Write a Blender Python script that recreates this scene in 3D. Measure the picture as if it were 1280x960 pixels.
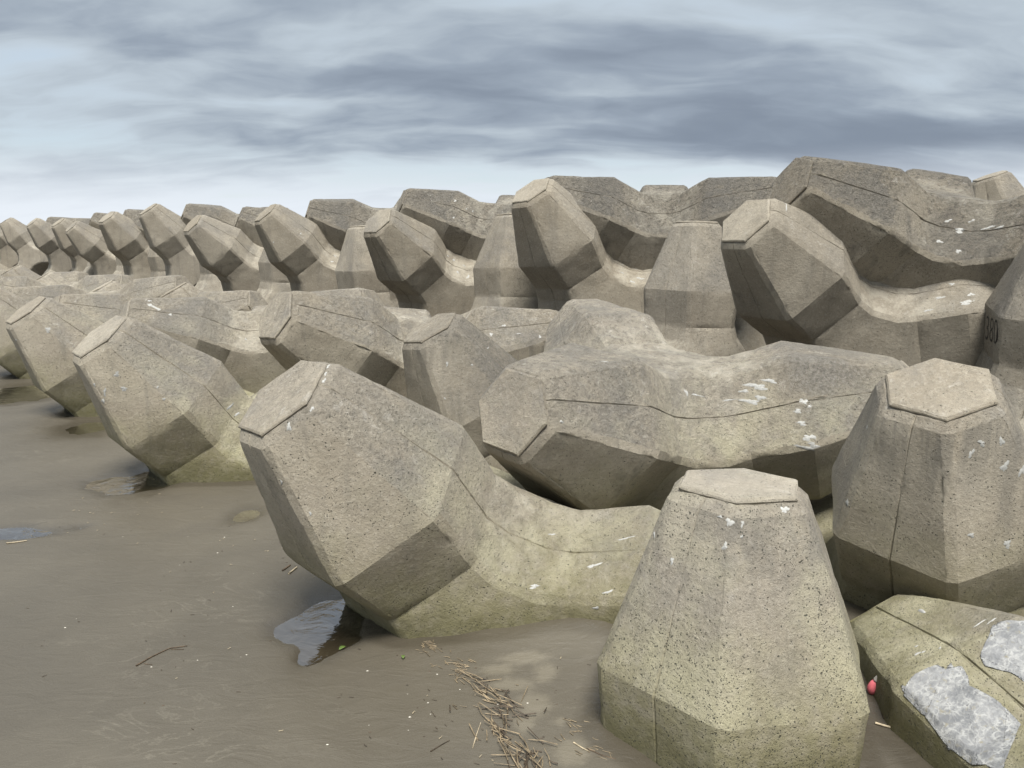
import bpy, bmesh, math, random
from mathutils import Vector, Matrix, Quaternion, noise
from mathutils.bvhtree import BVHTree
import numpy as np

for o in list(bpy.data.objects): bpy.data.objects.remove(o)
S = bpy.context.scene
COL = S.collection
R = math.radians

# ------------------------------------------------------------------ camera
CAM_H = 1.698
PITCH = 10.6
FPX = 961.0                       # focal length in pixels of a 1280 x 960 frame
cd = bpy.data.cameras.new('camera'); cam = bpy.data.objects.new('camera', cd); COL.objects.link(cam)
cam.location = (0, 0, CAM_H); cam.rotation_euler = (R(90 - PITCH), 0, 0)
cd.sensor_width = 36.0; cd.lens = FPX / 1280 * 36.0; cd.clip_start = 0.02; cd.clip_end = 3000
S.camera = cam

# ------------------------------------------------------------------ view, sun, sky
S.view_settings.view_transform = 'Standard'; S.view_settings.look = 'None'
S.view_settings.gamma = 1.0; S.view_settings.use_curve_mapping = False
S.view_settings.exposure = 2.48
SUN_DIR = Vector((0.04, -0.42, 0.90)).normalized()     # towards the sun
SUN_EL = math.asin(SUN_DIR.z); SUN_AZ = math.atan2(SUN_DIR.x, SUN_DIR.y)
ld = bpy.data.lights.new('sun', 'SUN'); sun = bpy.data.objects.new('sun', ld); COL.objects.link(sun)
ld.energy = 1.5; ld.angle = R(22); ld.color = (1.0, 0.965, 0.90)
sun.rotation_euler = SUN_DIR.to_track_quat('Z', 'Y').to_euler()

class NT:
    """small helper for node trees"""
    def __init__(s, tree): s.t = tree; s.n = tree.nodes; s.l = tree.links; s.n.clear()
    def new(s, typ, **kw):
        nd = s.n.new(typ)
        for k, v in kw.items():
            if k.startswith('i_'):
                key = k[2:]; key = int(key) if key.isdigit() else key.replace('_', ' ')
                s.put(nd.inputs[key], v)
            else: setattr(nd, k, v)
        return nd
    def put(s, sock, v):
        if isinstance(v, bpy.types.NodeSocket): s.l.new(v, sock)
        elif isinstance(v, bpy.types.Node): s.l.new(v.outputs[0], sock)
        else: sock.default_value = v
    def m(s, op, a, b=0.0, c=0.0, clamp=False):
        nd = s.n.new('ShaderNodeMath'); nd.operation = op; nd.use_clamp = clamp
        for k, v in enumerate((a, b, c)): s.put(nd.inputs[k], v)
        return nd.outputs[0]
    def mix(s, f, a, b, mode='MIX'):
        nd = s.n.new('ShaderNodeMix'); nd.data_type = 'RGBA'; nd.blend_type = mode; nd.clamp_factor = True
        s.put(nd.inputs[0], f); s.put(nd.inputs[6], a); s.put(nd.inputs[7], b)
        return nd.outputs[2]
    def step(s, x, lo, hi, a=0.0, b=1.0):
        nd = s.n.new('ShaderNodeMapRange'); nd.interpolation_type = 'SMOOTHSTEP'
        for k, v in enumerate((x, lo, hi, a, b)): s.put(nd.inputs[k], v)
        return nd.outputs[0]
    def noise(s, vec, scale, detail=4.0, rough=0.55, dist=0.0, out=0):
        nd = s.n.new('ShaderNodeTexNoise'); s.put(nd.inputs['Vector'], vec)
        nd.inputs['Scale'].default_value = scale; nd.inputs['Detail'].default_value = detail
        nd.inputs['Roughness'].default_value = rough; nd.inputs['Distortion'].default_value = dist
        return nd.outputs[out]
    def voro(s, vec, scale, feature='F1', rnd=1.0):
        nd = s.n.new('ShaderNodeTexVoronoi'); nd.feature = feature; s.put(nd.inputs['Vector'], vec)
        nd.inputs['Scale'].default_value = scale; nd.inputs['Randomness'].default_value = rnd
        return nd
    def vmul(s, v, k):
        nd = s.n.new('ShaderNodeVectorMath'); nd.operation = 'MULTIPLY'; s.put(nd.inputs[0], v); nd.inputs[1].default_value = k
        return nd.outputs[0]
    def vadd(s, v, k):
        nd = s.n.new('ShaderNodeVectorMath'); nd.operation = 'ADD'; s.put(nd.inputs[0], v); s.put(nd.inputs[1], k)
        return nd.outputs[0]
    def ramp(s, x, stops):
        nd = s.n.new('ShaderNodeValToRGB'); s.put(nd.inputs[0], x); cr = nd.color_ramp
        while len(cr.elements) < len(stops): cr.elements.new(0.5)
        for e, (p, c) in zip(cr.elements, stops): e.position = p; e.color = c if len(c) == 4 else (*c, 1)
        return nd.outputs[0]

W = bpy.data.worlds.new('World'); S.world = W; W.use_nodes = True
w = NT(W.node_tree)
tc = w.new('ShaderNodeTexCoord'); SEED = 47.7
sep = w.new('ShaderNodeSeparateXYZ', i_0=tc.outputs['Generated'])
X, Y, Z = sep.outputs
zc = w.m('MAXIMUM', Z, 0.0)
den = w.m('ADD', zc, 0.24)
u_ = w.m('DIVIDE', X, den); v_ = w.m('DIVIDE', Y, den)
pl = w.new('ShaderNodeCombineXYZ', i_0=u_, i_1=v_, i_2=SEED)
wn = w.noise(w.vmul(pl, (1.6, 2.6, 1)), 1.0, 3.0, 0.5, 0.0, 1)
pw = w.vadd(pl, w.vmul(w.vadd(wn, (-0.5, -0.5, -0.5)), (0.55, 0.34, 0.3)))
big = w.noise(w.vmul(pw, (0.62, 1.45, 1)), 1.0, 3.0, 0.48, 0.0)
med = w.noise(w.vmul(pw, (2.3, 4.8, 1)), 1.0, 5.0, 0.52, 0.0)
d0 = w.m('ADD', w.m('MULTIPLY', big, 0.66), w.m('MULTIPLY', med, 0.34))
# thicker cloud deck from about 4 degrees upward, thin bright veil at the horizon
deck = w.step(zc, 0.02, 0.105)
dens = w.m('ADD', w.step(d0, 0.32, 0.64), w.m('MULTIPLY', w.m('SUBTRACT', deck, 1.0), 0.72), clamp=True)
ccol = w.ramp(dens, [(0.0, (0.1162, 0.1306, 0.1420)), (0.35, (0.0867, 0.0995, 0.1120)), (0.70, (0.0591, 0.0699, 0.0840)), (1.0, (0.0433, 0.0520, 0.0650))])
hz = w.m('SUBTRACT', 1.0, w.step(zc, 0.015, 0.115))
ccol = w.mix(w.m('MULTIPLY', hz, 0.85), ccol, (0.156, 0.165, 0.177, 1))
# the overcast gets brighter towards the zenith, as every overcast sky does
zen = w.step(zc, 0.27, 0.70, 1.0, 2.6)
ccol = w.mix(w.step(zc, 0.27, 0.60, 0.0, 0.65), ccol, (0.092, 0.098, 0.104, 1))
bgc = w.new('ShaderNodeBackground', i_Color=ccol, i_Strength=zen)
ns = w.new('ShaderNodeTexSky', sky_type='NISHITA', sun_disc=False, sun_elevation=SUN_EL, sun_rotation=SUN_AZ)
bgs = w.new('ShaderNodeBackground', i_Color=ns, i_Strength=0.025)
gap = w.m('MULTIPLY', w.m('SUBTRACT', 1.0, w.step(d0, 0.30, 0.46)), 0.35)
mx = w.new('ShaderNodeMixShader', i_0=gap, i_1=bgc.outputs[0], i_2=bgs.outputs[0])
w.new('ShaderNodeOutputWorld', i_0=mx.outputs[0])

# ------------------------------------------------------------------ materials
def mat(name):
    m = bpy.data.materials.new(name); m.use_nodes = True
    return m, NT(m.node_tree)

def finish(n, col, rough, normal=None, spec=0.3):
    b = n.new('ShaderNodeBsdfPrincipled'); n.put(b.inputs['Base Color'], col); n.put(b.inputs['Roughness'], rough)
    b.inputs['Specular IOR Level'].default_value = spec
    if normal is not None: n.put(b.inputs['Normal'], normal)
    n.new('ShaderNodeOutputMaterial', i_0=b.outputs[0]); return b

def bump(n, h, strength, dist, prev=None):
    b = n.new('ShaderNodeBump'); n.put(b.inputs['Height'], h); n.put(b.inputs['Strength'], strength); b.inputs['Distance'].default_value = dist
    if prev is not None: n.put(b.inputs['Normal'], prev)
    return b.outputs[0]

def concrete():
    m, n = mat('concrete')
    tcn = n.new('ShaderNodeTexCoord'); oi = n.new('ShaderNodeObjectInfo'); geo = n.new('ShaderNodeNewGeometry')
    rnd = oi.outputs['Random']
    off = n.new('ShaderNodeCombineXYZ', i_0=n.m('MULTIPLY', rnd, 71.0), i_1=n.m('MULTIPLY', rnd, 37.0), i_2=n.m('MULTIPLY', rnd, 53.0))
    P = n.vadd(tcn.outputs['Object'], off)
    wp = geo.outputs['Position']; ws = n.new('ShaderNodeSeparateXYZ', i_0=wp); wz = ws.outputs[2]
    nz = n.new('ShaderNodeSeparateXYZ', i_0=geo.outputs['Normal']).outputs[2]
    att = lambda a: n.new('ShaderNodeAttribute', attribute_type='OBJECT', attribute_name=a).outputs['Fac']
    weather, algae, pits = att('weather'), att('algae'), att('pits')
    # body tone
    big = n.noise(P, 1.6, 6, 0.6); med = n.noise(P, 7, 6, 0.65); fine = n.noise(P, 55, 5, 0.7); grit = n.noise(P, 210, 3, 0.7)
    c = n.mix(n.step(big, 0.34, 0.66), (0.325, 0.281, 0.210, 1), (0.450, 0.402, 0.312, 1))
    c = n.mix(n.m('MULTIPLY', n.step(n.noise(P, 0.9, 3, 0.5), 0.45, 0.7), 0.5), c, (0.30, 0.268, 0.215, 1))
    c = n.mix(n.m('MULTIPLY', n.step(med, 0.45, 0.72), 0.62), c, (0.285, 0.25, 0.19, 1))
    c = n.mix(n.m('MULTIPLY', n.step(fine, 0.48, 0.70), 0.55), c, (0.53, 0.485, 0.39, 1))
    c = n.mix(n.m('MULTIPLY', n.step(n.noise(P, 30, 6, 0.75), 0.52, 0.74), 0.42), c, (0.235, 0.205, 0.155, 1))
    c = n.mix(n.m('MULTIPLY', n.step(grit, 0.48, 0.68), 0.5), c, (0.19, 0.165, 0.125, 1))
    c = n.mix(n.m('MULTIPLY', n.step(rnd, 0.0, 1.0), 0.25), c, n.mix(0.5, c, (0.40, 0.385, 0.35, 1)))
    # grey weather film and lichen on faces that lie open to the rain
    up = n.step(nz, -0.05, 0.60)
    wn = n.noise(P, 3.2, 8, 0.72, 0.4); wn2 = n.noise(P, 26, 6, 0.7)
    film = n.m('MULTIPLY', n.m('MULTIPLY', up, n.step(wn, 0.36, 0.66)), weather)
    c = n.mix(n.m('MULTIPLY', film, 0.85), c, (0.200, 0.180, 0.150, 1))
    spots = n.m('MULTIPLY', n.m('MULTIPLY', up, n.step(wn2, 0.48, 0.62)), weather)
    c = n.mix(n.m('MULTIPLY', spots, 0.72), c, (0.100, 0.090, 0.076, 1))
    pale = n.m('MULTIPLY', n.m('MULTIPLY', up, n.step(n.noise(P, 12, 8, 0.78, 0.8), 0.54, 0.68)), n.m('ADD', 0.3, n.m('MULTIPLY', weather, 0.5)))
    c = n.mix(pale, c, (0.60, 0.57, 0.50, 1))
    axial = n.new('ShaderNodeAttribute', attribute_name='axial').outputs['Fac']
    kn = n.m('MULTIPLY', n.step(axial, 0.74, 0.95), n.step(axial, 1.46, 1.02, 0.25, 1.0))
    kd = n.m('MULTIPLY', n.m('MULTIPLY', kn, n.step(nz, -0.05, 0.40)), n.m('MULTIPLY', n.step(n.noise(P, 4.5, 7, 0.68, 0.6), 0.36, 0.60), n.m('MULTIPLY', weather, 1.5), clamp=True))
    c = n.mix(n.m('MULTIPLY', kd, 0.74), c, n.mix(n.step(fine, 0.35, 0.6), (0.135, 0.125, 0.108, 1), (0.25, 0.235, 0.205, 1)))
    wash = n.m('MULTIPLY', n.step(axial, 0.80, 0.62), n.m('MULTIPLY', n.step(nz, 0.1, 0.6), n.step(n.noise(P, 6, 7, 0.7, 0.5), 0.40, 0.62)))
    c = n.mix(n.m('MULTIPLY', wash, 0.42), c, (0.60, 0.56, 0.455, 1))
    runs = n.m('MULTIPLY', n.m('MULTIPLY', att('runs'), n.step(axial, 1.10, 1.40)), n.m('MULTIPLY', n.step(axial, 1.462, 1.452), n.step(nz, 0.62, 0.45)))
    rn = n.noise(n.vadd(n.vmul(wp, (11.0, 11.0, 1.1)), off), 1.0, 6, 0.65, 0.3)
    c = n.mix(n.m('MULTIPLY', n.m('MULTIPLY', runs, n.step(rn, 0.38, 0.62)), 0.72), c, (0.17, 0.158, 0.135, 1))
    smudge = n.m('MULTIPLY', n.step(nz, -0.15, 0.35), n.m('MULTIPLY', n.step(n.noise(P, 1.9, 5, 0.55, 0.5), 0.50, 0.68), n.step(n.noise(P, 40, 5, 0.7), 0.30, 0.60, 0.45, 1.0)))
    c = n.mix(n.m('MULTIPLY', smudge, 0.62), c, (0.205, 0.192, 0.170, 1))
    # rain streaks running down
    sv = n.vmul(wp, (9.0, 9.0, 0.9)); stn = n.noise(n.vadd(sv, off), 1.0, 5, 0.6, 0.25)
    streak = n.m('MULTIPLY', n.step(stn, 0.52, 0.74), n.step(nz, 0.75, 0.3))
    c = n.mix(n.m('MULTIPLY', streak, n.m('ADD', 0.34, n.m('MULTIPLY', weather, 0.3))), c, (0.17, 0.158, 0.135, 1))
    # algae: yellow-olive bloom, denser towards the wet sand
    an = n.noise(P, 2.6, 7, 0.65, 0.3); an2 = n.noise(P, 18, 5, 0.65)
    hgt = n.step(n.m('ADD', wz, n.m('MULTIPLY', an, -0.55)), 0.44, -0.26)
    a1 = n.m('MULTIPLY', n.m('MULTIPLY', hgt, algae), n.step(an2, 0.22, 0.62, 0.45, 1.0))
    c = n.mix(n.m('MULTIPLY', a1, 0.82), c, (0.200, 0.185, 0.075, 1))
    bloom = n.m('MULTIPLY', n.m('MULTIPLY', n.step(an, 0.42, 0.68), n.step(wz, 1.15, 0.50)), n.m('MULTIPLY', algae, n.step(nz, 0.0, 0.6, 0.18, 0.70)))
    c = n.mix(bloom, c, (0.54, 0.505, 0.355, 1))
    low = n.m('MULTIPLY', n.step(n.m('ADD', wz, n.m('MULTIPLY', an2, -0.12)), 0.16, -0.02), algae)
    c = n.mix(n.m('MULTIPLY', low, 0.6), c, (0.095, 0.088, 0.042, 1))
    # bug holes of three sizes
    warp = n.vadd(P, n.vmul(n.noise(P, 60, 2, 0.5, 0, 1), (0.012, 0.012, 0.012)))
    def holes(scale, size, keep):
        vo = n.voro(warp, scale); rr = n.new('ShaderNodeSeparateColor', i_0=vo.outputs['Color'])
        rad = n.m('MULTIPLY', n.step(rr.outputs[0], n.m('SUBTRACT', 1.0, keep), 1.0, 0.0, 1.0), size)
        dd = n.m('DIVIDE', vo.outputs['Distance'], n.m('MAXIMUM', rad, 0.001))
        return n.m('MULTIPLY', n.step(dd, 1.0, 0.55), n.m('GREATER_THAN', rad, 0.012))
    patch = n.step(n.noise(P, 2.6, 4, 0.65), 0.36, 0.62, 0.12, 1.0)
    k = n.m('MULTIPLY', pits, patch)
    h1 = holes(66, 0.26, n.m('MULTIPLY', k, 0.22)); h2 = holes(100, 0.38, n.m('MULTIPLY', k, 0.55)); h3 = holes(190, 0.45, n.m('MULTIPLY', k, 0.75))
    hh = n.m('MAXIMUM', h1, n.m('MAXIMUM', h2, h3))
    c = n.mix(n.m('MULTIPLY', hh, 0.86), c, (0.075, 0.078, 0.062, 1))
    ht = n.m('SUBTRACT', n.m('ADD', n.m('MULTIPLY', fine, 0.35), n.m('ADD', n.m('MULTIPLY', grit, 0.16), n.m('MULTIPLY', med, 0.7))), n.m('MULTIPLY', hh, 0.9))
    rough_up = n.m('MULTIPLY', n.m('MULTIPLY', up, weather), n.noise(P, 34, 7, 0.78))
    nm = bump(n, ht, 0.8, 0.014); nm = bump(n, rough_up, 1.0, 0.045, nm)
    c = n.mix(1.0, c, (0.69, 0.69, 0.70, 1), 'MULTIPLY')
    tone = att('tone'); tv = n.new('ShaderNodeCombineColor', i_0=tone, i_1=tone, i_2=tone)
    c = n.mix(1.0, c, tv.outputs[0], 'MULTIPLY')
    finish(n, c, n.step(a1, 0, 1, 0.88, 0.72), nm, 0.2)
    return m

def plate_mat(): return MC

MC = concrete()

def sand_mat():
    m, n = mat('wet_sand')
    geo = n.new('ShaderNodeNewGeometry'); P = geo.outputs['Position']; z = n.new('ShaderNodeSeparateXYZ', i_0=P).outputs[2]
    a = n.noise(P, 0.55, 5, 0.6, 0.4); b = n.noise(P, 3.0, 6, 0.62, 0.6); f = n.noise(P, 190, 3, 0.7); g = n.noise(P, 38, 4, 0.65)
    c = n.mix(n.step(a, 0.32, 0.68), (0.0512, 0.0442, 0.0321, 1), (0.0714, 0.0622, 0.0456, 1))
    c = n.mix(n.m('MULTIPLY', n.step(b, 0.5, 0.8), 0.35), c, (0.0428, 0.0363, 0.0269, 1))
    # dried scum lines: thin pale veins left by the last water
    sw = n.noise(n.vmul(P, (1.0, 1.8, 1.0)), 2.4, 7, 0.62, 1.4)
    vein = n.m('MULTIPLY', n.step(n.m('ABSOLUTE', n.m('SUBTRACT', sw, 0.5)), 0.016, 0.0), n.step(n.noise(P, 1.1, 3), 0.50, 0.64))
    c = n.mix(n.m('MULTIPLY', vein, 0.42), c, (0.1190, 0.1064, 0.0819, 1))
    c = n.mix(n.m('MULTIPLY', n.step(f, 0.55, 0.8), 0.35), c, (0.1130, 0.0998, 0.0761, 1))
    c = n.mix(n.m('MULTIPLY', n.step(f, 0.45, 0.2), 0.35), c, (0.0298, 0.0254, 0.0187, 1))
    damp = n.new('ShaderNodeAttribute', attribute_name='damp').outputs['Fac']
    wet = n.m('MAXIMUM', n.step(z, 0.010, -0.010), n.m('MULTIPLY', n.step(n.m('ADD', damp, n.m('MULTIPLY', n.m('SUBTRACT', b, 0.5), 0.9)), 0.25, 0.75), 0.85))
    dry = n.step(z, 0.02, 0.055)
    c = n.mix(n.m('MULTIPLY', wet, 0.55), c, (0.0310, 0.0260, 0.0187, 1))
    c = n.mix(n.m('MULTIPLY', dry, 0.25), c, (0.1071, 0.0949, 0.0702, 1))
    pale = n.new('ShaderNodeAttribute', attribute_name='pale').outputs['Fac']
    c = n.mix(n.m('MULTIPLY', n.step(n.m('ADD', pale, n.m('MULTIPLY', n.m('SUBTRACT', g, 0.5), 0.5)), 0.25, 0.85), 0.6), c, (0.1220, 0.1076, 0.0790, 1))
    r = n.m('ADD', n.step(wet, 0, 1, 0.56, 0.34), n.m('MULTIPLY', n.m('SUBTRACT', b, 0.5), 0.35))
    nm = bump(n, n.m('ADD', n.m('MULTIPLY', g, 0.5), f), 0.35, 0.004)
    nm = bump(n, n.noise(n.vmul(P, (1, 2.2, 1)), 5.5, 6, 0.60, 0.8), 0.36, 0.022, nm)
    finish(n, c, r, nm, 0.42); return m
MS = sand_mat()

def water_mat():
    m, n = mat('puddle_water')
    geo = n.new('ShaderNodeNewGeometry')
    nm = bump(n, n.noise(geo.outputs['Position'], 7, 4, 0.55, 0.8), 0.30, 0.02)
    gl = n.new('ShaderNodeBsdfGlossy', i_Color=(1, 1, 1, 1), i_Roughness=0.03, i_Normal=nm)
    tr = n.new('ShaderNodeBsdfTransparent', i_Color=(0.86, 0.82, 0.74, 1))
    fr = n.new('ShaderNodeFresnel', i_IOR=1.33, i_Normal=nm)
    mx = n.new('ShaderNodeMixShader', i_0=n.m('ADD', n.m('MULTIPLY', fr.outputs[0], 2.4), 0.06, clamp=True), i_1=tr.outputs[0], i_2=gl.outputs[0])
    n.new('ShaderNodeOutputMaterial', i_0=mx.outputs[0]); return m
MW = water_mat()

def plain(name, col, rough=0.7, var=0.25, scale=40.0):
    m, n = mat(name)
    P = n.new('ShaderNodeNewGeometry').outputs['Position']
    k = n.noise(P, scale, 4, 0.6)
    dark = tuple(v * (1 - var) for v in col); lite = tuple(min(1, v * (1 + var)) for v in col)
    finish(n, n.mix(n.step(k, 0.3, 0.7), (*dark, 1), (*lite, 1)), rough); return m
M_DROP = plain('dropping_white', (0.270, 0.268, 0.252), 0.75, 0.15, 120)
M_STRAW = plain('dry_straw', (0.1482, 0.1154, 0.0718), 0.7, 0.5, 30)
M_STRAWD = plain('dark_straw', (0.0429, 0.0312, 0.0203), 0.7, 0.5, 30)
M_TWIG = plain('twig_brown', (0.0663, 0.0468, 0.0296), 0.75, 0.4, 60)
M_PALE = plain('bleached_stem', (0.2808, 0.2340, 0.1599), 0.7, 0.3, 60)
M_SHELL = plain('shell_white', (0.3510, 0.3276, 0.2808), 0.5, 0.2, 90)
M_PINK = plain('pink_plastic', (0.55, 0.13, 0.15), 0.45, 0.12, 30)
M_GREYP = plain('grey_plastic', (0.30, 0.28, 0.25), 0.6, 0.2, 30)
M_INK = plain('black_paint', (0.018, 0.017, 0.016), 0.6, 0.2, 60)
M_CHALK = plain('faded_paint', (0.36, 0.335, 0.28), 0.8, 0.25, 90)
M_LEAF = plain('green_leaf', (0.07, 0.11, 0.025), 0.5, 0.3, 40)

def crust_mat():
    m, n = mat('white_crust')
    P = n.new('ShaderNodeNewGeometry').outputs['Position']
    wv = n.vadd(P, n.vmul(n.noise(P, 16, 4, 0.6, 0, 1), (0.09, 0.09, 0.09)))
    e = n.voro(wv, 38, 'DISTANCE_TO_EDGE').outputs['Distance']; e2 = n.voro(wv, 85, 'DISTANCE_TO_EDGE').outputs['Distance']
    k = n.m('MAXIMUM', n.step(e, 0.26, 0.0), n.m('MULTIPLY', n.step(e2, 0.24, 0.0), 0.45))
    big = n.noise(P, 9, 5, 0.65)
    c = n.mix(n.step(big, 0.35, 0.65), (0.105, 0.108, 0.113, 1), (0.168, 0.170, 0.173, 1))
    c = n.mix(n.m('MULTIPLY', n.m('MULTIPLY', k, n.step(n.noise(P, 22, 4, 0.6), 0.35, 0.65)), 0.75), c, (0.3096, 0.3096, 0.2967, 1))
    rim = n.new('ShaderNodeAttribute', attribute_name='rim').outputs['Fac']
    c = n.mix(n.m('MULTIPLY', rim, 0.8), c, (0.3354, 0.3354, 0.3192, 1))
    c = n.mix(n.m('MULTIPLY', n.step(n.noise(P, 70, 4, 0.7), 0.55, 0.75), 0.4), c, (0.1290, 0.1238, 0.1096, 1))
    c = n.mix(n.m('MULTIPLY', n.step(n.noise(P, 34, 7, 0.75, 0.4), 0.56, 0.66), 0.8), c, (0.1720, 0.1548, 0.1075, 1))
    finish(n, c, 0.6, bump(n, n.m('ADD', n.m('MULTIPLY', k, 0.6), n.noise(P, 55, 5, 0.65)), 0.28, 0.006), 0.2); return m
M_CRUST = crust_mat()

# ------------------------------------------------------------------ object helpers
def link(name, me, m=None, parent=None):
    o = bpy.data.objects.new(name, me); COL.objects.link(o)
    if m is not None and not me.materials: me.materials.append(m)
    if parent is not None: o.parent = parent
    return o
def tag(o, label=None, cat=None, group=None, kind=None):
    for k, v in (('label', label), ('category', cat), ('group', group), ('kind', kind)):
        if v: o[k] = v
    return o
def mesh_from(name, verts, faces, smooth=False):
    me = bpy.data.meshes.new(name); me.from_pydata([tuple(v) for v in verts], [], faces); me.update()
    if smooth: me.polygons.foreach_set('use_smooth', [True] * len(me.polygons))
    return me

def pix_ray(px, py):
    d = Vector(((px - 640) / FPX, -(py - 480) / FPX, -1.0)).normalized()
    return cam.rotation_euler.to_matrix() @ d
def ground(px, py, z=0.0):
    d = pix_ray(px, py); t = (z - CAM_H) / d.z
    return Vector((0, 0, CAM_H)) + d * t

# ------------------------------------------------------------------ the armour block (a four-legged concrete unit)
AX = [Vector(v).normalized() for v in ((1, 1, 1), (1, -1, -1), (-1, -1, 1), (-1, 1, -1))]
def strip_n(i, j): return (AX[j] - AX[i] * AX[i].dot(AX[j])).normalized()
def ring_pt(i, j, l, t, s, f):
    n1 = strip_n(i, j); n2 = -strip_n(i, l); c = n1.dot(n2)
    a = (s - f * c) / (1 - c * c); b = (f - s * c) / (1 - c * c)
    return AX[i] * t + n1 * a + n2 * b
RINGS = [(1.488, .1985, .2025), (1.458, .2285, .232), (.8752, .4328, .44), (.5472, .4013, .4172), (.4244, .4317, .4478)]

def block_mesh(seed):
    bm = bmesh.new(); V = {}
    for i in range(4):
        for r, (t, s, f) in enumerate(RINGS):
            for j in range(4):
                for l in range(4):
                    if len({i, j, l}) == 3: V[i, r, j, l] = bm.verts.new(ring_pt(i, j, l, t, s, f))
    gw, gd = 0.0042, 0.0075
    G = {}
    for i in range(4):
        for j in range(4):
            if i == j: continue
            k, l = [x for x in range(4) if x not in (i, j)]
            nrm = strip_n(i, j)
            for r in range(len(RINGS)):
                a, b = V[i, r, j, k].co, V[i, r, j, l].co
                c = (a + b) / 2; wv = (b - a).normalized()
                # depth direction: away from the face, bent at the saddle
                G[i, r, j] = (bm.verts.new(c - wv * gw), bm.verts.new(c - nrm * gd), bm.verts.new(c + wv * gw), k, l)
    def quad(*vs): bm.faces.new(vs)
    def strip(i, r, j, i2, r2, j2):
        g1 = G[i, r, j]; g2 = G[i2, r2, j2]; k, l = g1[3], g1[4]
        b1 = {k: g1[0], l: g1[2]}; b2 = {g2[3]: g2[0], g2[4]: g2[2]}
        quad(V[i, r, j, k], b1[k], b2[k], V[i2, r2, j2, k])
        quad(b1[k], g1[1], g2[1], b2[k])
        quad(g1[1], b1[l], b2[l], g2[1])
        quad(b1[l], V[i, r, j, l], V[i2, r2, j2, l], b2[l])
    n = len(RINGS)
    for i in range(4):
        for j in range(4):
            if j == i: continue
            for r in range(n - 1): strip(i, r, j, i, r + 1, j)
            if i < j: strip(i, n - 1, j, j, n - 1, i)
            l = j; p, q = [x for x in range(4) if x not in (i, l)]
            for r in range(n - 1):
                quad(V[i, r, p, l], V[i, r, q, l], V[i, r + 1, q, l], V[i, r + 1, p, l])
        # closing face under the end plate
        order = []
        js = [x for x in range(4) if x != i]
        e1 = strip_n(i, js[0]); e2 = AX[i].cross(e1)
        pts = [V[i, 0, j, l] for j in js for l in js if j != l]
        for j in js: pts += list(G[i, 0, j][:3])
        def ang(v):
            return math.atan2(v.co.dot(e2), v.co.dot(e1))
        bm.faces.new(sorted(pts, key=ang))
    r = n - 1
    for l in range(4):
        legs = [x for x in range(4) if x != l]
        pts = [V[i, r, j, l] for i in legs for j in legs if i != j]
        ax = -AX[l]; e1 = strip_n(l, legs[0]); e2 = ax.cross(e1)
        pts.sort(key=lambda v: math.atan2(v.co.dot(e2), v.co.dot(e1)))
        cen = bm.verts.new(sum((p.co for p in pts), Vector()) / 6 - ax * 0.006)
        for a, b in zip(pts, pts[1:] + pts[:1]): bm.faces.new((a, b, cen))
    bm.verts.index_update()
    bmesh.ops.recalc_face_normals(bm, faces=bm.faces[:])
    edge = []
    for i in range(4):
        for j in range(4):
            if j == i: continue
            for l in range(4):
                if l in (i, j): continue
                for r in range(n - 1):
                    e = bm.edges.get((V[i, r, j, l], V[i, r + 1, j, l]))
                    if e: edge.append(e)
                if i < j:
                    e = bm.edges.get((V[i, n - 1, j, l], V[j, n - 1, i, l]))
                    if e: edge.append(e)
    bmesh.ops.bevel(bm, geom=edge, offset=0.026, offset_type='OFFSET', segments=1, profile=0.5, affect='EDGES', clamp_overlap=True)
    PAIR = [(AX[a] + AX[b]).normalized() for a in range(4) for b in range(a)]
    for e in bm.edges:
        e.smooth = True
        if len(e.link_faces) != 2: continue
        an = e.calc_face_angle(0); mid = (e.verts[0].co + e.verts[1].co) / 2
        on_face = max(mid.dot(-a) for a in AX) > max(mid.dot(p) for p in PAIR)
        if an > 0.375 or (an > 0.22 and on_face): e.smooth = False
    bmesh.ops.triangulate(bm, faces=bm.faces[:])
    for _ in range(6):
        big = [e for e in bm.edges if e.calc_length() > 0.058]
        if not big: break
        bmesh.ops.subdivide_edges(bm, edges=big, cuts=1)
        bmesh.ops.triangulate(bm, faces=[f for f in bm.faces if len(f.verts) > 3])
    bm.normal_update()
    so = Vector((seed * 17.3, seed * 5.1, seed * 9.7))
    mv = []
    for v in bm.verts:
        ca = max((e.calc_face_angle(0) for e in v.link_edges if len(e.link_faces) == 2), default=0)
        p = v.co + so
        d = 0.006 * noise.noise(p * 2.3) + 0.0028 * noise.noise(p * 9.0)
        if ca > 0.2:
            d -= 0.012 * max(0.0, noise.noise(p * 7.0) + 0.1) + 0.004 * max(0, noise.noise(p * 23.0))
        mv.append(v.normal * d)
    for v, d in zip(bm.verts, mv): v.co += d
    me = bpy.data.meshes.new('block_body'); bm.to_mesh(me); bm.free()
    me.polygons.foreach_set('use_smooth', [True] * len(me.polygons)); me.update()
    co = [v.co for v in me.vertices]
    me.attributes.new('axial', 'FLOAT', 'POINT').data.foreach_set('value', [max(c.dot(a) for a in AX) for c in co])
    me.materials.append(MC)
    return me

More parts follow.
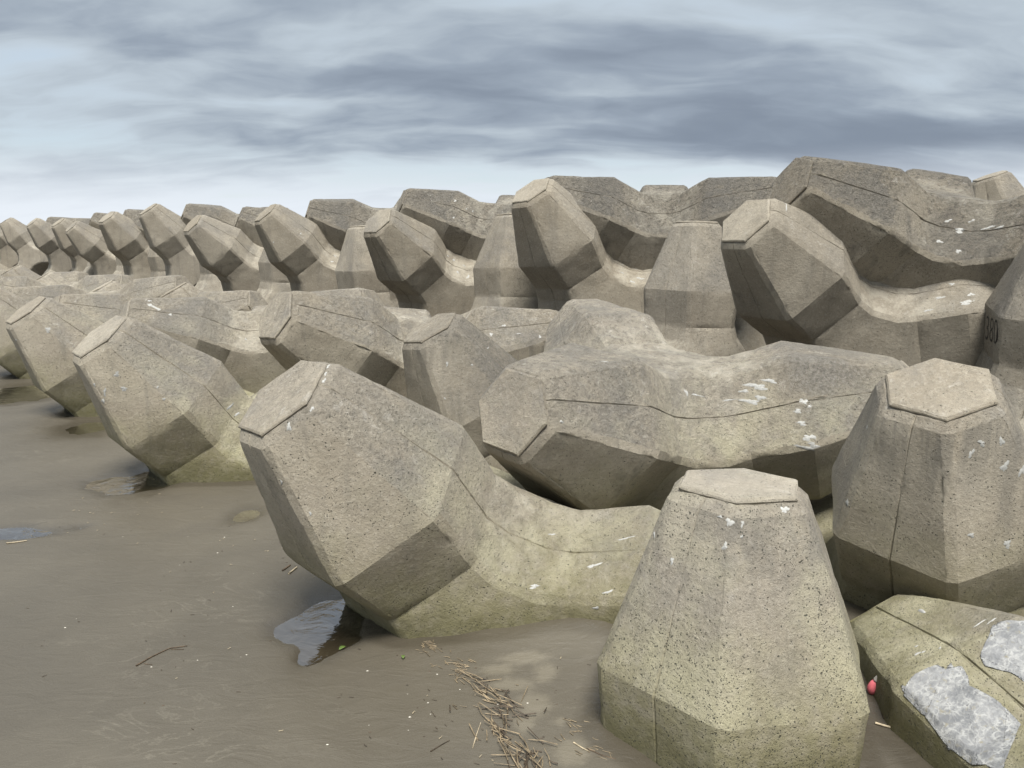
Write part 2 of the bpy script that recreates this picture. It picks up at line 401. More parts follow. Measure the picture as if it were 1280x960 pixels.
def plate_mesh(i, seed):
    """raised six-sided end plate of leg i, slightly uneven at its rim"""
    rg = random.Random(seed * 10 + i); bm = bmesh.new()
    js = [x for x in range(4) if x != i]; e1 = strip_n(i, js[0]); e2 = AX[i].cross(e1)
    def hexa(t, s, f):
        pts = [ring_pt(i, j, l, t, s, f) for j in js for l in js if j != l]
        pts.sort(key=lambda v: math.atan2(v.dot(e2), v.dot(e1)))
        out = []
        for a, b in zip(pts, pts[1:] + pts[:1]):
            for k in range(5): out.append(a.lerp(b, k / 5))
        return out
    rings = [hexa(t, s, f) for t, s, f in ((1.476, .178, .182), (1.4945, .1905, .1945), (1.501, .1890, .1930), (1.5075, .182, .186), (1.5080, .10, .10))]
    wob = [1 + rg.uniform(-.012, .008) for _ in range(30)]
    VV = [[bm.verts.new(AX[i] * p.dot(AX[i]) + (p - AX[i] * p.dot(AX[i])) * wob[k] + AX[i] * rg.uniform(-.0012, .0012)) for k, p in enumerate(r)] for r in rings]
    for a, b in zip(VV, VV[1:]):
        for k in range(30): bm.faces.new((a[k], a[(k + 1) % 30], b[(k + 1) % 30], b[k]))
    c = bm.verts.new(AX[i] * 1.5083)
    for k in range(30): bm.faces.new((VV[-1][k], VV[-1][(k + 1) % 30], c))
    bmesh.ops.recalc_face_normals(bm, faces=bm.faces[:])
    me = bpy.data.meshes.new('end_plate'); bm.to_mesh(me); bm.free(); me.materials.append(MC)
    me.attributes.new('axial', 'FLOAT', 'POINT').data.foreach_set('value', [1.5] * len(me.vertices)); return me

BODY = [block_mesh(s) for s in range(3)]
PLATE = [[plate_mesh(i, s) for i in range(4)] for s in range(3)]
BVH = []
for me in BODY:
    b = bmesh.new(); b.from_mesh(me); BVH.append(BVHTree.FromBMesh(b)); b.free()

# pose of every block: quaternion (w, x, y, z) and position of its middle, metres
POSE = {
    'F': (0.6808, 0.4848, -0.5490, -0.0102, -0.169, 3.624, -0.079),
    'G': (0.6886, 0.4938, -0.5300, -0.0327, -2.106, 5.795, -0.120),
    'H': (0.6948, 0.4945, -0.5220, -0.0163, -3.923, 7.875, -0.144),
    'A': (0.4502, 0.6648, -0.5951, -0.0346, 0.909, 4.700, 0.424),
    'T1': (0.5917, 0.4855, -0.6392, -0.0751, 2.739, 6.334, 0.915),
    'T2': (0.6914, 0.4848, -0.5355, -0.0143, 0.904, 8.506, 1.001),
    'T3': (0.6258, 0.5687, -0.5332, 0.0276, -0.936, 10.582, 0.921),
    'T4': (0.6619, 0.4784, -0.5759, -0.0377, -2.963, 12.676, 1.001),
    'T5': (0.6231, 0.5321, -0.5722, -0.0327, -4.724, 14.402, 0.981),
    'T6': (0.6998, 0.4658, -0.5394, -0.0486, -6.628, 16.401, 1.101),
    'T7': (0.6795, 0.5363, -0.5004, 0.0154, -8.586, 18.597, 1.063),
    'B2': (0.4509, 0.4594, -0.7560, -0.1189, 1.633, 8.669, 1.628),
    'B3': (0.4549, 0.4504, -0.7356, -0.2217, 3.402, 6.359, 1.502),
    'M1': (0.5220, 0.6034, -0.6018, 0.0363, -0.911, 6.920, 0.423),
    'Fr': (0.4105, -0.1476, -0.4550, -0.7763, 0.779, 2.484, -0.630),
    'R': (0.3532, 0.0390, -0.3371, -0.8718, 2.158, 3.627, -0.244),
    'U1': (0.4317, -0.1462, -0.4421, -0.7726, 1.698, 7.355, 0.360),
    'U2': (0.4156, -0.1588, -0.4667, -0.7643, 0.010, 9.104, 0.486),
    'U3': (0.4265, -0.0957, -0.4445, -0.7819, -2.075, 11.523, 0.407),
    'M2': (0.7451, 0.4278, -0.5114, 0.0145, 0.026, 6.030, -0.243),
    'B1': (0.4533, 0.4475, -0.7580, -0.1406, -0.145, 10.880, 1.626),
    'L1': (0.4833, 0.5467, -0.6826, 0.0402, -2.665, 8.290, 0.367),
    'K': (0.4050, -0.0989, -0.3924, -0.8199, 3.783, 5.313, 0.350),
    'BR': (0.7026, 0.5168, -0.4883, -0.0287, 1.890, 1.659, -0.138),
    'T8': (0.6434, 0.5222, -0.5573, -0.0535, -10.827, 21.385, 0.992),
    'T9': (0.6931, 0.5131, -0.5063, -0.0085, -12.536, 23.434, 1.018),
    'T10': (0.6776, 0.5118, -0.5259, -0.0489, -13.921, 24.578, 1.086),
    'T11': (0.7160, 0.4101, -0.5647, -0.0134, -16.117, 26.553, 1.087),
    'B4': (0.4703, 0.4999, -0.7078, -0.1673, -5.507, 16.724, 1.629),
    'B5': (0.4254, 0.4592, -0.7564, -0.1897, -1.913, 12.939, 1.625),
    'B6': (0.4847, 0.4342, -0.7466, -0.1386, -3.691, 14.774, 1.473),
    'V1': (0.7265, 0.3684, -0.5650, -0.1316, -3.860, 10.678, -0.256),
    'V2': (0.7268, 0.3849, -0.5433, -0.1686, -5.873, 12.586, -0.343),
    'V3': (0.7271, 0.4206, -0.5420, -0.0248, -7.917, 14.536, -0.243),
    'V4': (0.7075, 0.3914, -0.5612, -0.1770, -9.923, 16.792, -0.193),
    'L2': (0.4849, 0.5833, -0.6504, 0.0396, -4.631, 10.427, 0.259),
    'L3': (0.4514, 0.6014, -0.6578, 0.0435, -6.332, 12.265, 0.329),
    'I1': (0.6948, 0.4945, -0.5220, -0.0163, -5.800, 10.000, -0.177),
    'I2': (0.6886, 0.4938, -0.5300, -0.0327, -7.677, 12.126, -0.210),
    'I3': (0.6886, 0.4938, -0.5300, -0.0327, -9.554, 14.251, -0.242),
    'I4': (0.6886, 0.4938, -0.5300, -0.0327, -11.430, 16.377, -0.275),
    'I5': (0.6886, 0.4938, -0.5300, -0.0327, -13.307, 18.502, -0.307),
    'I6': (0.6886, 0.4938, -0.5300, -0.0327, -15.184, 20.628, -0.340),
    'L4': (0.4849, 0.5833, -0.6504, 0.0396, -8.142, 14.156, 0.305),
    'L5': (0.4849, 0.5833, -0.6504, 0.0396, -9.952, 16.047, 0.281),
    'L6': (0.4849, 0.5833, -0.6504, 0.0396, -11.763, 17.938, 0.257),
    'L7': (0.4849, 0.5833, -0.6504, 0.0396, -13.573, 19.829, 0.233),
    'L8': (0.4849, 0.5833, -0.6504, 0.0396, -15.383, 21.720, 0.209),
    'V5': (0.7271, 0.4206, -0.5420, -0.0248, -11.944, 18.831, -0.173),
    'V6': (0.7271, 0.4206, -0.5420, -0.0248, -13.965, 20.869, -0.152),
    'V7': (0.7271, 0.4206, -0.5420, -0.0248, -15.986, 22.907, -0.131),
    'V8': (0.7271, 0.4206, -0.5420, -0.0248, -18.007, 24.946, -0.110),
    'U4': (0.4317, -0.1462, -0.4421, -0.7726, -3.961, 13.607, 0.431),
    'U5': (0.4156, -0.1588, -0.4667, -0.7643, -5.847, 15.691, 0.455),
    'U6': (0.4265, -0.0957, -0.4445, -0.7819, -7.734, 17.776, 0.478),
    'U7': (0.4317, -0.1462, -0.4421, -0.7726, -9.620, 19.860, 0.502),
    'U8': (0.4156, -0.1588, -0.4667, -0.7643, -11.506, 21.944, 0.526),
    'U9': (0.4265, -0.0957, -0.4445, -0.7819, -13.392, 24.028, 0.549),
    'U10': (0.4317, -0.1462, -0.4421, -0.7726, -15.279, 26.112, 0.573),
    'U11': (0.4156, -0.1588, -0.4667, -0.7643, -17.165, 28.196, 0.597),
    'U12': (0.4265, -0.0957, -0.4445, -0.7819, -19.051, 30.281, 0.620),
    'T12': (0.6998, 0.4658, -0.5394, -0.0486, -17.880, 28.276, 1.118),
    'T13': (0.6434, 0.5222, -0.5573, -0.0535, -19.644, 29.999, 1.150),
    'T14': (0.6776, 0.5118, -0.5259, -0.0489, -21.407, 31.721, 1.181),
    'B7': (0.4703, 0.4999, -0.7078, -0.1673, -7.816, 18.857, 1.600),
    'B8': (0.4847, 0.4342, -0.7466, -0.1386, -10.057, 21.645, 1.600),
    'B9': (0.4533, 0.4475, -0.7580, -0.1406, -11.766, 23.694, 1.600),
    'B10': (0.4703, 0.4999, -0.7078, -0.1673, -13.151, 24.838, 1.600),
    'B11': (0.4847, 0.4342, -0.7466, -0.1386, -15.347, 26.813, 1.600),
    'B12': (0.4533, 0.4475, -0.7580, -0.1406, -17.110, 28.536, 1.600),
    'A0': (0.4502, 0.6648, -0.5951, -0.0346, 2.719, 2.809, 0.448),
    'W1': (0.4317, -0.1462, -0.4421, -0.7726, 2.750, 9.000, 0.450),  # most W blocks are added behind the rows to darken the gaps
    'W2': (0.4156, -0.1588, -0.4667, -0.7643, 2.054, 9.756, 0.300),
    'W3': (0.4265, -0.0957, -0.4445, -0.7819, 0.214, 11.832, 0.300),
    'W4': (0.4317, -0.1462, -0.4421, -0.7726, -1.813, 13.926, 0.300),
    'W5': (0.4156, -0.1588, -0.4667, -0.7643, -3.574, 15.652, 0.300),
    'W6': (0.4265, -0.0957, -0.4445, -0.7819, -5.478, 17.651, 0.300),
    'C1': (0.3394, 0.0039, -0.5163, -0.7863, 7.136, 10.969, 1.165),
    'W7': (0.4156, -0.1588, -0.4667, -0.7643, 7.336, 11.869, 0.250),
}
TONE = {'T': .83, 'U': .84, 'B': .84, 'K': .80, 'C': .95, 'W': .7, 'L': .93, 'V': .97, 'M': .92, 'M2': .86, 'A': 1.03, 'F': 1.05, 'R': .97, 'I': .95}      # colour multiplier per block; upper rows darkened to stand in for shade
# weather film, algae, holes
LOOK = {'C': (.5,.0,.4), 'W': (.3,.1,.4), 'F': (.5,.9,.5), 'G': (.5,1.0,.4), 'H': (.4,1.0,.4), 'I': (.4,.9,.3), 'A': (.68,1.0,.4), 'M': (.6,.35,.45), 'L': (.6,.5,.4), 'V': (.45,.4,.3),
        'T': (.28,.0,.22), 'U': (.25,.05,.7), 'B': (1.0,.0,.7), 'Fr': (.3,.9,1.0), 'R': (.4,.7,.55), 'BR': (.35,1.0,.9), 'K': (.35,.05,.5), 'U1': (.3,.05,1.0), 'M2': (.6,.2,.45), 'A0': (.5,.6,.5)}
RUNS = {'Fr': 1.0, 'R': .9, 'U1': .5, 'U2': .4, 'M2': .6, 'K': .4}
GROUP = {'C': 'weathered blocks along the top of the bank', 'W': 'blocks added to fill the bank behind the overhanging row', 'F': 'leaning blocks along the sand', 'G': 'leaning blocks along the sand', 'H': 'leaning blocks along the sand', 'I': 'leaning blocks along the sand', 'BR': 'leaning blocks along the sand',
         'A': 'blocks lying behind the front row', 'L': 'blocks lying behind the front row', 'M': 'blocks lying behind the front row', 'V': 'tilted blocks between the rows',
         'T': 'overhanging blocks of the tall back row', 'U': 'upright blocks between the overhanging ones', 'K': 'upright blocks between the overhanging ones',
         'B': 'weathered blocks along the top of the bank', 'Fr': 'upright blocks at the front right', 'R': 'upright blocks at the front right'}
LABEL = {
 'C1': 'small block end on the right skyline behind the highest speckled top block',
 'W7': 'shaded block behind the highest speckled top block',
 'W1': 'added block darkening the gap deep behind the big overhanging right block',
 'W2': 'added block darkening the gap right of the tall middle overhanging block',
 'W3': 'added block darkening the gap left of the tall middle overhanging block',
 'W4': 'added block darkening the gap left of the slim brownish upright leg',
 'W5': 'added block darkening the gap under the top block left of centre',
 'W6': 'added block darkening the gaps far behind the tall pointed overhanging block',
 'F': 'big pale block leaning over the sand, its low arm behind the front upright block',
 'G': 'second leaning block along the sand, droppings on its face, puddle under its foot',
 'H': 'third leaning block along the sand, half hidden by the one with droppings',
 'I1': 'green-bottomed leaning block at the left picture edge, dark hollow under it',
 'I2': 'block next along the sand beyond the one at the left picture edge',
 'BR': 'block at the bottom right corner with two white crust patches on its top',
 'A': 'block with a large six-sided end facing us and white splashes on its yellowish saddle',
 'M1': 'six-sided end just above the biggest leaning block, faint number on its dark underside',
 'M2': 'small tilted streaked leg in the middle between two six-sided ends',
 'L1': 'lying block with a crack-like seam and white splash, behind the leaning block with droppings',
 'L2': 'lying flat-topped block left of the seamed one with white splash, above two leaning ends',
 'L3': 'lying grey block with two small white spots, above the third leaning block',
 'L4': 'flat grey block cut by the left edge, just above the leaning block at that edge',
 'L5': 'far flat block near the left edge, second beyond the grey one with white spots',
 'V1': 'small pale tilted end plate showing over the lying block with white splash',
 'V2': 'small pale tilted end plate just above the flat-topped lying block',
 'V3': 'small tilted end plate above the grey lying block with two white spots',
 'V4': 'tilted end plate near the left edge, above the cut grey block',
 'V5': 'tiny tilted leg at the left edge, farthest of the low tilted ones',
 'T1': 'overhanging block at the right with its big five-cornered end above the dark gap',
 'T2': 'tall overhanging block in the middle with a seam down its left side',
 'T3': 'overhanging block left of the tallest middle one, smaller and lower',
 'T4': 'overhanging block with a narrow end plate, left of the slim brownish upright leg',
 'T5': 'overhanging block left of centre, lower than its neighbours, narrow pale end plate',
 'T6': 'tall pointed overhanging block rising against the sky at the left',
 'T7': 'overhanging block left of the tall pointed one, end plate seen almost edge-on',
 'T8': 'overhanging block with white streaks on its top, in front of another far left',
 'T9': 'overhanging block half hidden behind the white-streaked one',
 'T10': 'second overhanging block from the left picture edge',
 'T11': 'overhanging block farthest left against the sky',
 'T12': 'overhanging block cut off by the left picture edge',
 'U1': 'pitted upright leg with a long seam, left of the big overhanging right block',
 'U2': 'upright leg squeezed left of the tall middle overhanging block, curved foot at its left',
 'U3': 'slim brownish upright leg between two overhanging blocks left of centre',
 'U4': 'upright leg seen as a narrow band left of the slim brownish one',
 'U5': 'upright leg under the low overhanging block, its foot cracked across',
 'U6': 'narrow curved upright leg right under the tall pointed overhanging block',
 'U7': 'narrow upright leg right of the white-streaked overhanging block',
 'U8': 'far narrow upright leg below the white-streaked overhanging block',
 'K': 'upright block at the right edge with the black number 380',
 'B1': 'dark speckled top block behind the overhanging block left of the tallest middle one',
 'B2': 'dark speckled top block with a V-shaped dip above the pitted upright leg',
 'B3': 'largest and highest speckled top block at the right, long seam and white flecks',
 'B4': 'speckled top block behind the low overhanging block left of centre',
 'B5': 'speckled top block left of the slim brownish upright leg, flat top against the sky',
 'B6': 'speckled top block peeping between two narrow-plated overhanging blocks',
 'B7': 'distant top block showing between the tall pointed overhanging block and its left neighbour',
 'B8': 'distant top block behind the overhanging block with its plate edge-on',
 'B9': 'distant top block behind the white-streaked overhanging block',
 'B10': 'farthest visible top block toward the left',
 'Fr': 'pitted upright leg closest to the camera, cut by the bottom edge',
 'R': 'upright block with a wide six-sided top and droppings on its right side',
}

BLOCK = {}
def make_block(key, first=[None] * 3):
    q = POSE[key]; fam = ''.join(ch for ch in key if ch.isalpha())
    v = (sum(map(ord, key)) * 7) % 3
    if first[v] is None:
        body = link('concrete_block', BODY[v]); first[v] = body
        for i in range(4): link('end_plate', PLATE[v][i], None, body)
    else:
        src = first[v]; body = src.copy(); COL.objects.link(body)
        for ch in src.children:
            c = ch.copy(); COL.objects.link(c); c.parent = body
    body.rotation_mode = 'QUATERNION'; body.rotation_quaternion = Quaternion(q[:4]).normalized(); body.location = q[4:]
    we, al, pi = LOOK.get(key, LOOK.get(fam, (0.3, 0.5, 0.6)))
    for o in (body, *body.children):
        k = 1.0 if o is body else 0.7
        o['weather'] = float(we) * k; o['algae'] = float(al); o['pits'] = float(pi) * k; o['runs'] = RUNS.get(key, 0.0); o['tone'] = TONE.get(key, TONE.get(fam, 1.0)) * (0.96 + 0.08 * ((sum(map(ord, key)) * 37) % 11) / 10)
    tag(body, LABEL[key], 'breakwater block', GROUP[fam])
    BLOCK[key] = (body, v); return body
for key in POSE:
    if key in LABEL: make_block(key)
bpy.context.view_layer.update()

def cast(px, py, key):
    """where the sight line through a spot meets a given block (its own coordinates)"""
    body, v = BLOCK[key]; inv = body.matrix_world.inverted()
    o = inv @ Vector((0, 0, CAM_H)); d = (inv.to_3x3() @ pix_ray(px, py)).normalized()
    loc, nrm, idx, dist = BVH[v].ray_cast(o, d)
    return loc, nrm
def drape(key, p, n, lift=0.0015):
    body, v = BLOCK[key]
    loc, nn, idx, dist = BVH[v].ray_cast(p + n * 0.09, -n)
    if loc is None or nn.dot(n) < 0.2: return None
    return loc + n * lift

def splat(vs, fs, key, px, py, rx, ry, rot, rg):
    """one thin irregular splash lying on the block"""
    loc, n = cast(px, py, key)
    if loc is None: return
    body, v = BLOCK[key]; inv = body.matrix_world.inverted().to_3x3()
    rt = inv @ Vector((1, 0, 0)); u = (rt - n * rt.dot(n)).normalized(); w_ = n.cross(u)
    dist = (body.matrix_world @ loc - Vector((0, 0, CAM_H))).length; k = dist / FPX
    N = 22; ph = [rg.uniform(0, 6.28) for _ in range(4)]; ring = []
    for a in range(N):
        t = a / N * 2 * math.pi
        rr = 1 + .28 * math.sin(2 * t + ph[0]) + .25 * math.sin(3 * t + ph[1]) + .18 * math.sin(5 * t + ph[2]) + .15 * math.sin(9 * t + ph[3])
        x, y = rx * .72 * k * rr * math.cos(t), ry * .72 * k * rr * math.sin(t) * 1.2
        c, s = math.cos(rot), math.sin(rot)
        ring.append((x * c - y * s, x * s + y * c))
    base = len(vs); pts = []
    for f in (0.0, 0.5, 1.0):
        for (x, y) in (ring if f else ring[:1]):
            p = drape(key, loc + u * (x * f) + w_ * (y * f), n, 0.0022 if f < 1 else 0.0004)
            if p is None: return
            pts.append(p)
    vs += pts
    for a in range(N):
        b = (a + 1) % N
        fs.append((base, base + 1 + a, base + 1 + b))
        fs.append((base + 1 + a, base + 1 + N + a, base + 1 + N + b, base + 1 + b))

DROPS = {
 'F': [(410,458,2.6,5,.2),(407,467,2.4,3,.1),(405,476,2.4,4,.2),(361,534,4,5,.4),(390,511,2.5,4,.2),(352,603,2.5,3,0),(388,642,2.2,2.6,0),(742,707,10,2.5,-.1),(690,668,5,1.5,-.1),(760,740,7,2,-.1),(668,733,9,2.6,-.35),(782,673,12,1.2,-.05),(745,760,5,2,0)],
 'G': [(146,468,4,3,.2),(155,486,5,2.5,.1),(131,490,2.2,4.5,.2),(129,501,2,3,.2),(205,499,2,2.2,0),(197,484,1.5,1.5,0),(118,481,1.6,2.2,.3),(127,507,1.3,2,0),(288,508,1.6,9,.62),(296,518,1.4,6,.65)],
 'Fr': [(912,653,5,6,.2),(928,655,2.5,4,.4),(906,683,4,5,.1),(840,701,4,4,.5),(981,637,6,5,.2),(818,668,3,4,0),(900,646,5,1.6,.1),(927,671,2,2.5,0)],
 'R': [(1214,567,3,6,.3),(1227,554,6,3,.5),(1252,552,4,5,.2),(1256,583,5,6,.2),(1278,588,4,7,.3),(1214,669,4,3.5,0),(1259,680,6,4,.2),(1059,628,3,5,.4),(1084,534,1.6,4,-.3)],
 'A': [(930,489,7,2.2,.25),(946,483,16,4,.22),(962,476,9,3,.25),(938,502,12,3.5,.2),(950,497,8,3,.45),(1005,502,5,3,.2),(1012,508,4,1.5,-.6),(997,514,6,2.6,.2),(1002,529,7,2.6,.2),(1011,547,9,4,.1),(1008,560,13,3,.2),(1017,557,8,4,.2),(858,491,2,6,-.4),(871,494,10,1.2,.05),(655,524,4,2.5,.3),(702,527,3,2,.2),(756,452,6,1,.1),(912,500,12,1,-.15)],
 'T1': [(994,248,5,3,-.5),(1003,256,4,4,.3),(983,258,1.5,8,.2),(1180,339,6,3,.2),(1213,341,3,5,.6),(1208,378,9,3,.1),(1190,355,4,1.5,.2),(1160,388,5,1.4,.1),(1214,368,5,2,.2),(1175,372,7,1.4,.15)],
 'T2': [(795,336,4,1.2,.2),(800,348,5,2,.3),(790,352,4,1.5,.2),(778,341,3,1,.3)],
 'T3': [(567,325,2.5,2,.3),(560,320,2,1,.3),(572,340,3,1.5,.3),(585,346,2.2,3,.4),(580,332,2.5,1,.2)],
 'T4': [(376,292,1.3,1.2,0),(419,320,2,1,.3),(415,327,2,1.6,.4),(342,303,1,1,0)],
 'L1': [(189,382,5,2.2,.1),(197,386,4,2.2,.3),(213,393,2.6,1.6,.2),(187,376,3,1,0),(307,424,1.4,1.2,0)],
 'B1': [(569,251,2.2,1.5,.4),(591,264,1.3,1.3,0),(567,272,1.8,1.5,0),(583,261,1.5,1,.2)],
 'B3': [(1200,288,7,1.8,-.1),(1235,285,8,1.6,.1),(1250,284,6,1.4,.1),(1185,276,5,1.4,-.2),(1198,314,4,2,.2),(1174,302,5,1.6,.1),(1215,276,4,1.2,0)],
 'M2': [(559,455,2,3,.3),(590,456,1.6,1.6,0),(556,498,1.5,1.2,0),(610,435,1.3,2.4,.5)],
 'M1': [(630,407,3,1.8,.2),(675,421,2.4,1.8,.2),(614,418,2.2,3,.4),(648,417,3,1,.1)],
 'H': [(20,425,1.4,1.4,0),(60,412,4,2.5,-.4),(34,456,1.2,1.4,0)],
}
rg = random.Random(5)
for key, L in DROPS.items():
    if key not in BLOCK: continue
    vs, fs = [], []
    for px, py, rx, ry, ro in L: splat(vs, fs, key, px, py, rx, ry, -ro, rg)
    if vs:
        o = link('bird_droppings', mesh_from('bird_droppings', vs, fs, True), M_DROP, BLOCK[key][0]); tag(o, kind='stuff')

def poly_part(name, key, outline, material, lift, step, label=None, jag=0.0, seed=1, ragged=True):
    """a thin crust with the given outline, draped over the block"""
    rg = random.Random(seed)
    pts = []
    for (x0, y0), (x1, y1) in zip(outline, outline[1:] + outline[:1]):
        L = math.hypot(x1 - x0, y1 - y0); n = max(1, int(L / step))
        for k in range(n):
            t = k / n; qx, qy = x0 + (x1 - x0) * t, y0 + (y1 - y0) * t
            jx = jag * sum(a * noise.noise(Vector((qx * f, qy * f, seed))) for a, f in ((14, .05), (9, .16), (5, .5)))
            jy = jag * sum(a * noise.noise(Vector((qx * f, qy * f, seed + 9.3))) for a, f in ((12, .05), (8, .16), (5, .5)))
            pts.append((qx + jx, qy + jy))
    bm = bmesh.new(); vv = [bm.verts.new((x, y, 0)) for x, y in pts]; f = bm.faces.new(vv)
    bmesh.ops.triangulate(bm, faces=[f], ngon_method='EAR_CLIP')
    for _ in range(7):
        big = [e for e in bm.edges if e.calc_length() > step * 2.2]
        if not big: break
        bmesh.ops.subdivide_edges(bm, edges=big, cuts=1); bmesh.ops.triangulate(bm, faces=[q for q in bm.faces if len(q.verts) > 3])
    rim = {v for e in bm.edges if len(e.link_faces) == 1 for v in e.verts}
    kill = []
    for v in bm.verts:
        loc, n = cast(v.co.x, v.co.y, key)
        if loc is None: kill.append(v); continue
        v.co = loc + n * (0.0006 if v in rim else lift * (1 + .6 * noise.noise(loc * 30)))
    bmesh.ops.delete(bm, geom=kill, context='VERTS')
    if ragged:
        dist = {v: 0 for v in bm.verts if v.is_boundary}; fr = list(dist)
        while fr:
            nf = []
            for v in fr:
                for e in v.link_edges:
                    q = e.other_vert(v)
                    if q not in dist: dist[q] = dist[v] + 1; nf.append(q)
            fr = nf
        rimv = bm.verts.layers.float.new('rim')
        for v in bm.verts: v[rimv] = math.exp(-dist.get(v, 9) / 2.6)
        bad = [] if True else [f for f in bm.faces if min(dist.get(v, 9) for v in f.verts) + 3.2 * (noise.noise(f.calc_center_median() * 46) + .35 * noise.noise(f.calc_center_median() * 120)) < 0.35 and min(dist.get(v, 9) for v in f.verts) < 4]
        bmesh.ops.delete(bm, geom=bad, context='FACES')
        for v in bm.verts:
            if v.is_boundary:
                body, vv_ = BLOCK[key]; hit = BVH[vv_].find_nearest(v.co); v.co = hit[0] + hit[1] * .0006
    bmesh.ops.recalc_face_normals(bm, faces=bm.faces[:])
    me = bpy.data.meshes.new(name); bm.to_mesh(me); bm.free(); me.materials.append(material)
    me.polygons.foreach_set('use_smooth', [True] * len(me.polygons))
    o = link(name, me, None, BLOCK[key][0])
    if label: o['label'] = label
    return o
Zc = lambda L: [(960 + x / 4, 720 + y / 4) for x, y in L]
if 'BR' in BLOCK:
    poly_part('white_crust', 'BR', Zc([(655,545),(690,528),(760,500),(800,470),(850,455),(900,440),(945,435),(965,480),(995,500),(975,560),(1040,600),(1100,640),(1150,635),(1200,680),(1240,740),(1225,800),(1160,860),(1150,890),(1195,950),(1180,985),(1100,945),(1030,925),(990,880),(930,840),(895,790),(830,740),(770,690),(740,630),(700,580)]), M_CRUST, 0.0035, 1.1, 'large jagged white and grey crust patch', 0.9, 3)
    poly_part('white_crust', 'BR', Zc([(1055,405),(1090,365),(1120,335),(1170,320),(1180,295),(1135,262),(1165,245),(1235,252),(1330,235),(1420,250),(1420,520),(1300,492),(1240,488),(1180,485),(1090,465)]), M_CRUST, 0.0035, 1.1, 'white crust patch cut by the picture edge', 0.9, 4)
    poly_part('white_crust', 'BR', Zc([(742,184),(768,170),(795,186),(770,190)]), M_DROP, 0.004, 2.0, 'small white splash', 0.4, 5, False)
    vs, fs = [], []
    for t in [(1145.5,808,2.5,1.2,0),(1147,817,6,1.6,.2),(1154,815,3,1.4,-.3),(1175,810,2.5,1.2,-.5),(1225,779,12,1,-.1),(1240,776,8,1.2,-.2)]: splat(vs, fs, 'BR', *t[:4], -t[4], rg)
    if vs: tag(link('bird_droppings', mesh_from('bird_droppings', vs, fs, True), M_DROP, BLOCK['BR'][0]), kind='stuff')

def writing(name, key, text, px, py, height, material, up, label, slant=0.0):
    if key not in BLOCK: return
    loc, n = cast(px, py, key)
    if loc is None: return
    cu = bpy.data.curves.new(name, 'FONT'); cu.body = text; cu.size = height / 0.70; cu.align_x = 'CENTER'; cu.align_y = 'CENTER'; cu.offset = -0.004
    tmp = bpy.data.objects.new('t', cu); COL.objects.link(tmp); bpy.context.view_layer.update()
    me0 = bpy.data.meshes.new_from_object(tmp.evaluated_get(bpy.context.evaluated_depsgraph_get()))
    bpy.data.objects.remove(tmp)
    bm = bmesh.new(); bm.from_mesh(me0)
    bmesh.ops.triangulate(bm, faces=bm.faces[:])
    for _ in range(3):
        big = [e for e in bm.edges if e.calc_length() > 0.03]
        if big: bmesh.ops.subdivide_edges(bm, edges=big, cuts=1); bmesh.ops.triangulate(bm, faces=bm.faces[:])
    body, v = BLOCK[key]; inv = body.matrix_world.inverted().to_3x3()
    uo = inv @ up; uo = (uo - n * uo.dot(n)).normalized(); ro = uo.cross(n)
    for vt in bm.verts:
        x, y = vt.co.x, vt.co.y
        p = drape(key, loc + ro * x + uo * (y + slant * x), n, 0.002)
        vt.co = p if p is not None else loc + ro * x + uo * y
    me = bpy.data.meshes.new(name); bm.to_mesh(me); bm.free(); me.materials.append(material)
    o = link(name, me, None, body); o['label'] = label
writing('painted_number', 'K', '380', 1239.5, 414, 0.175, M_INK, Vector((0, 0, 1)), 'black stencilled number 380')
writing('painted_number', 'M1', '9\n2', 474.5, 462, 0.075, M_CHALK, Vector((0, 0, 1)), 'faint pale number')

# ------------------------------------------------------------------ sand
PUD = []            # centre x, y, radius x, radius y, depth
def pud(px, py, wx, hy, depth):
    a = ground(px, py); b = ground(px + wx, py); c = ground(px, py - hy)
    PUD.append((a.x, a.y, abs(b.x - a.x), abs(c.y - a.y), depth))
pud(362, 785, 34, 14, .030); pud(405, 800, 30, 22, .034); pud(430, 775, 30, 20, .034); pud(384, 822, 12, 10, .024); pud(410, 760, 36, 16, .03)
pud(165, 606, 45, 12, .024); pud(195, 598, 28, 12, .03); pud(135, 602, 26, 7, .018)
pud(10, 666, 66, 8, .044); pud(104, 658, 12, 4, .018)
pud(308, 644, 22, 10, .026); pud(110, 533, 40, 10, .03); pud(20, 492, 60, 12, .05)
MOUND = []
def mound(px, py, wx, hy, h):
    a = ground(px, py); b = ground(px + wx, py); c = ground(px, py - hy); MOUND.append((a.x, a.y, abs(b.x - a.x), abs(c.y - a.y), h))
mound(690, 790, 90, 30, .055); mound(770, 800, 60, 40, .05); mound(560, 815, 60, 18, .012)
def sand_z(x, y):
    z = 0.010 * noise.noise(Vector((x * .55, y * .55, 1.7))) + 0.0045 * noise.noise(Vector((x * 2.1, y * 2.8, 4.2))) + 0.0015 * noise.noise(Vector((x * 7, y * 9, 9.2))) + 0.010
    wob = 0.45 * noise.noise(Vector((x * 6, y * 6, 2))) + 0.25 * noise.noise(Vector((x * 17, y * 17, 3)))
    for cx, cy, rx, ry, d in PUD:
        q = ((x - cx) / rx) ** 2 + ((y - cy) / ry) ** 2
        if q < 9: z -= d * math.exp(-q * (1 + wob) * .9)
    for cx, cy, rx, ry, h in MOUND:
        q = ((x - cx) / rx) ** 2 + ((y - cy) / ry) ** 2
        if q < 9: z += h * math.exp(-q)
    return z
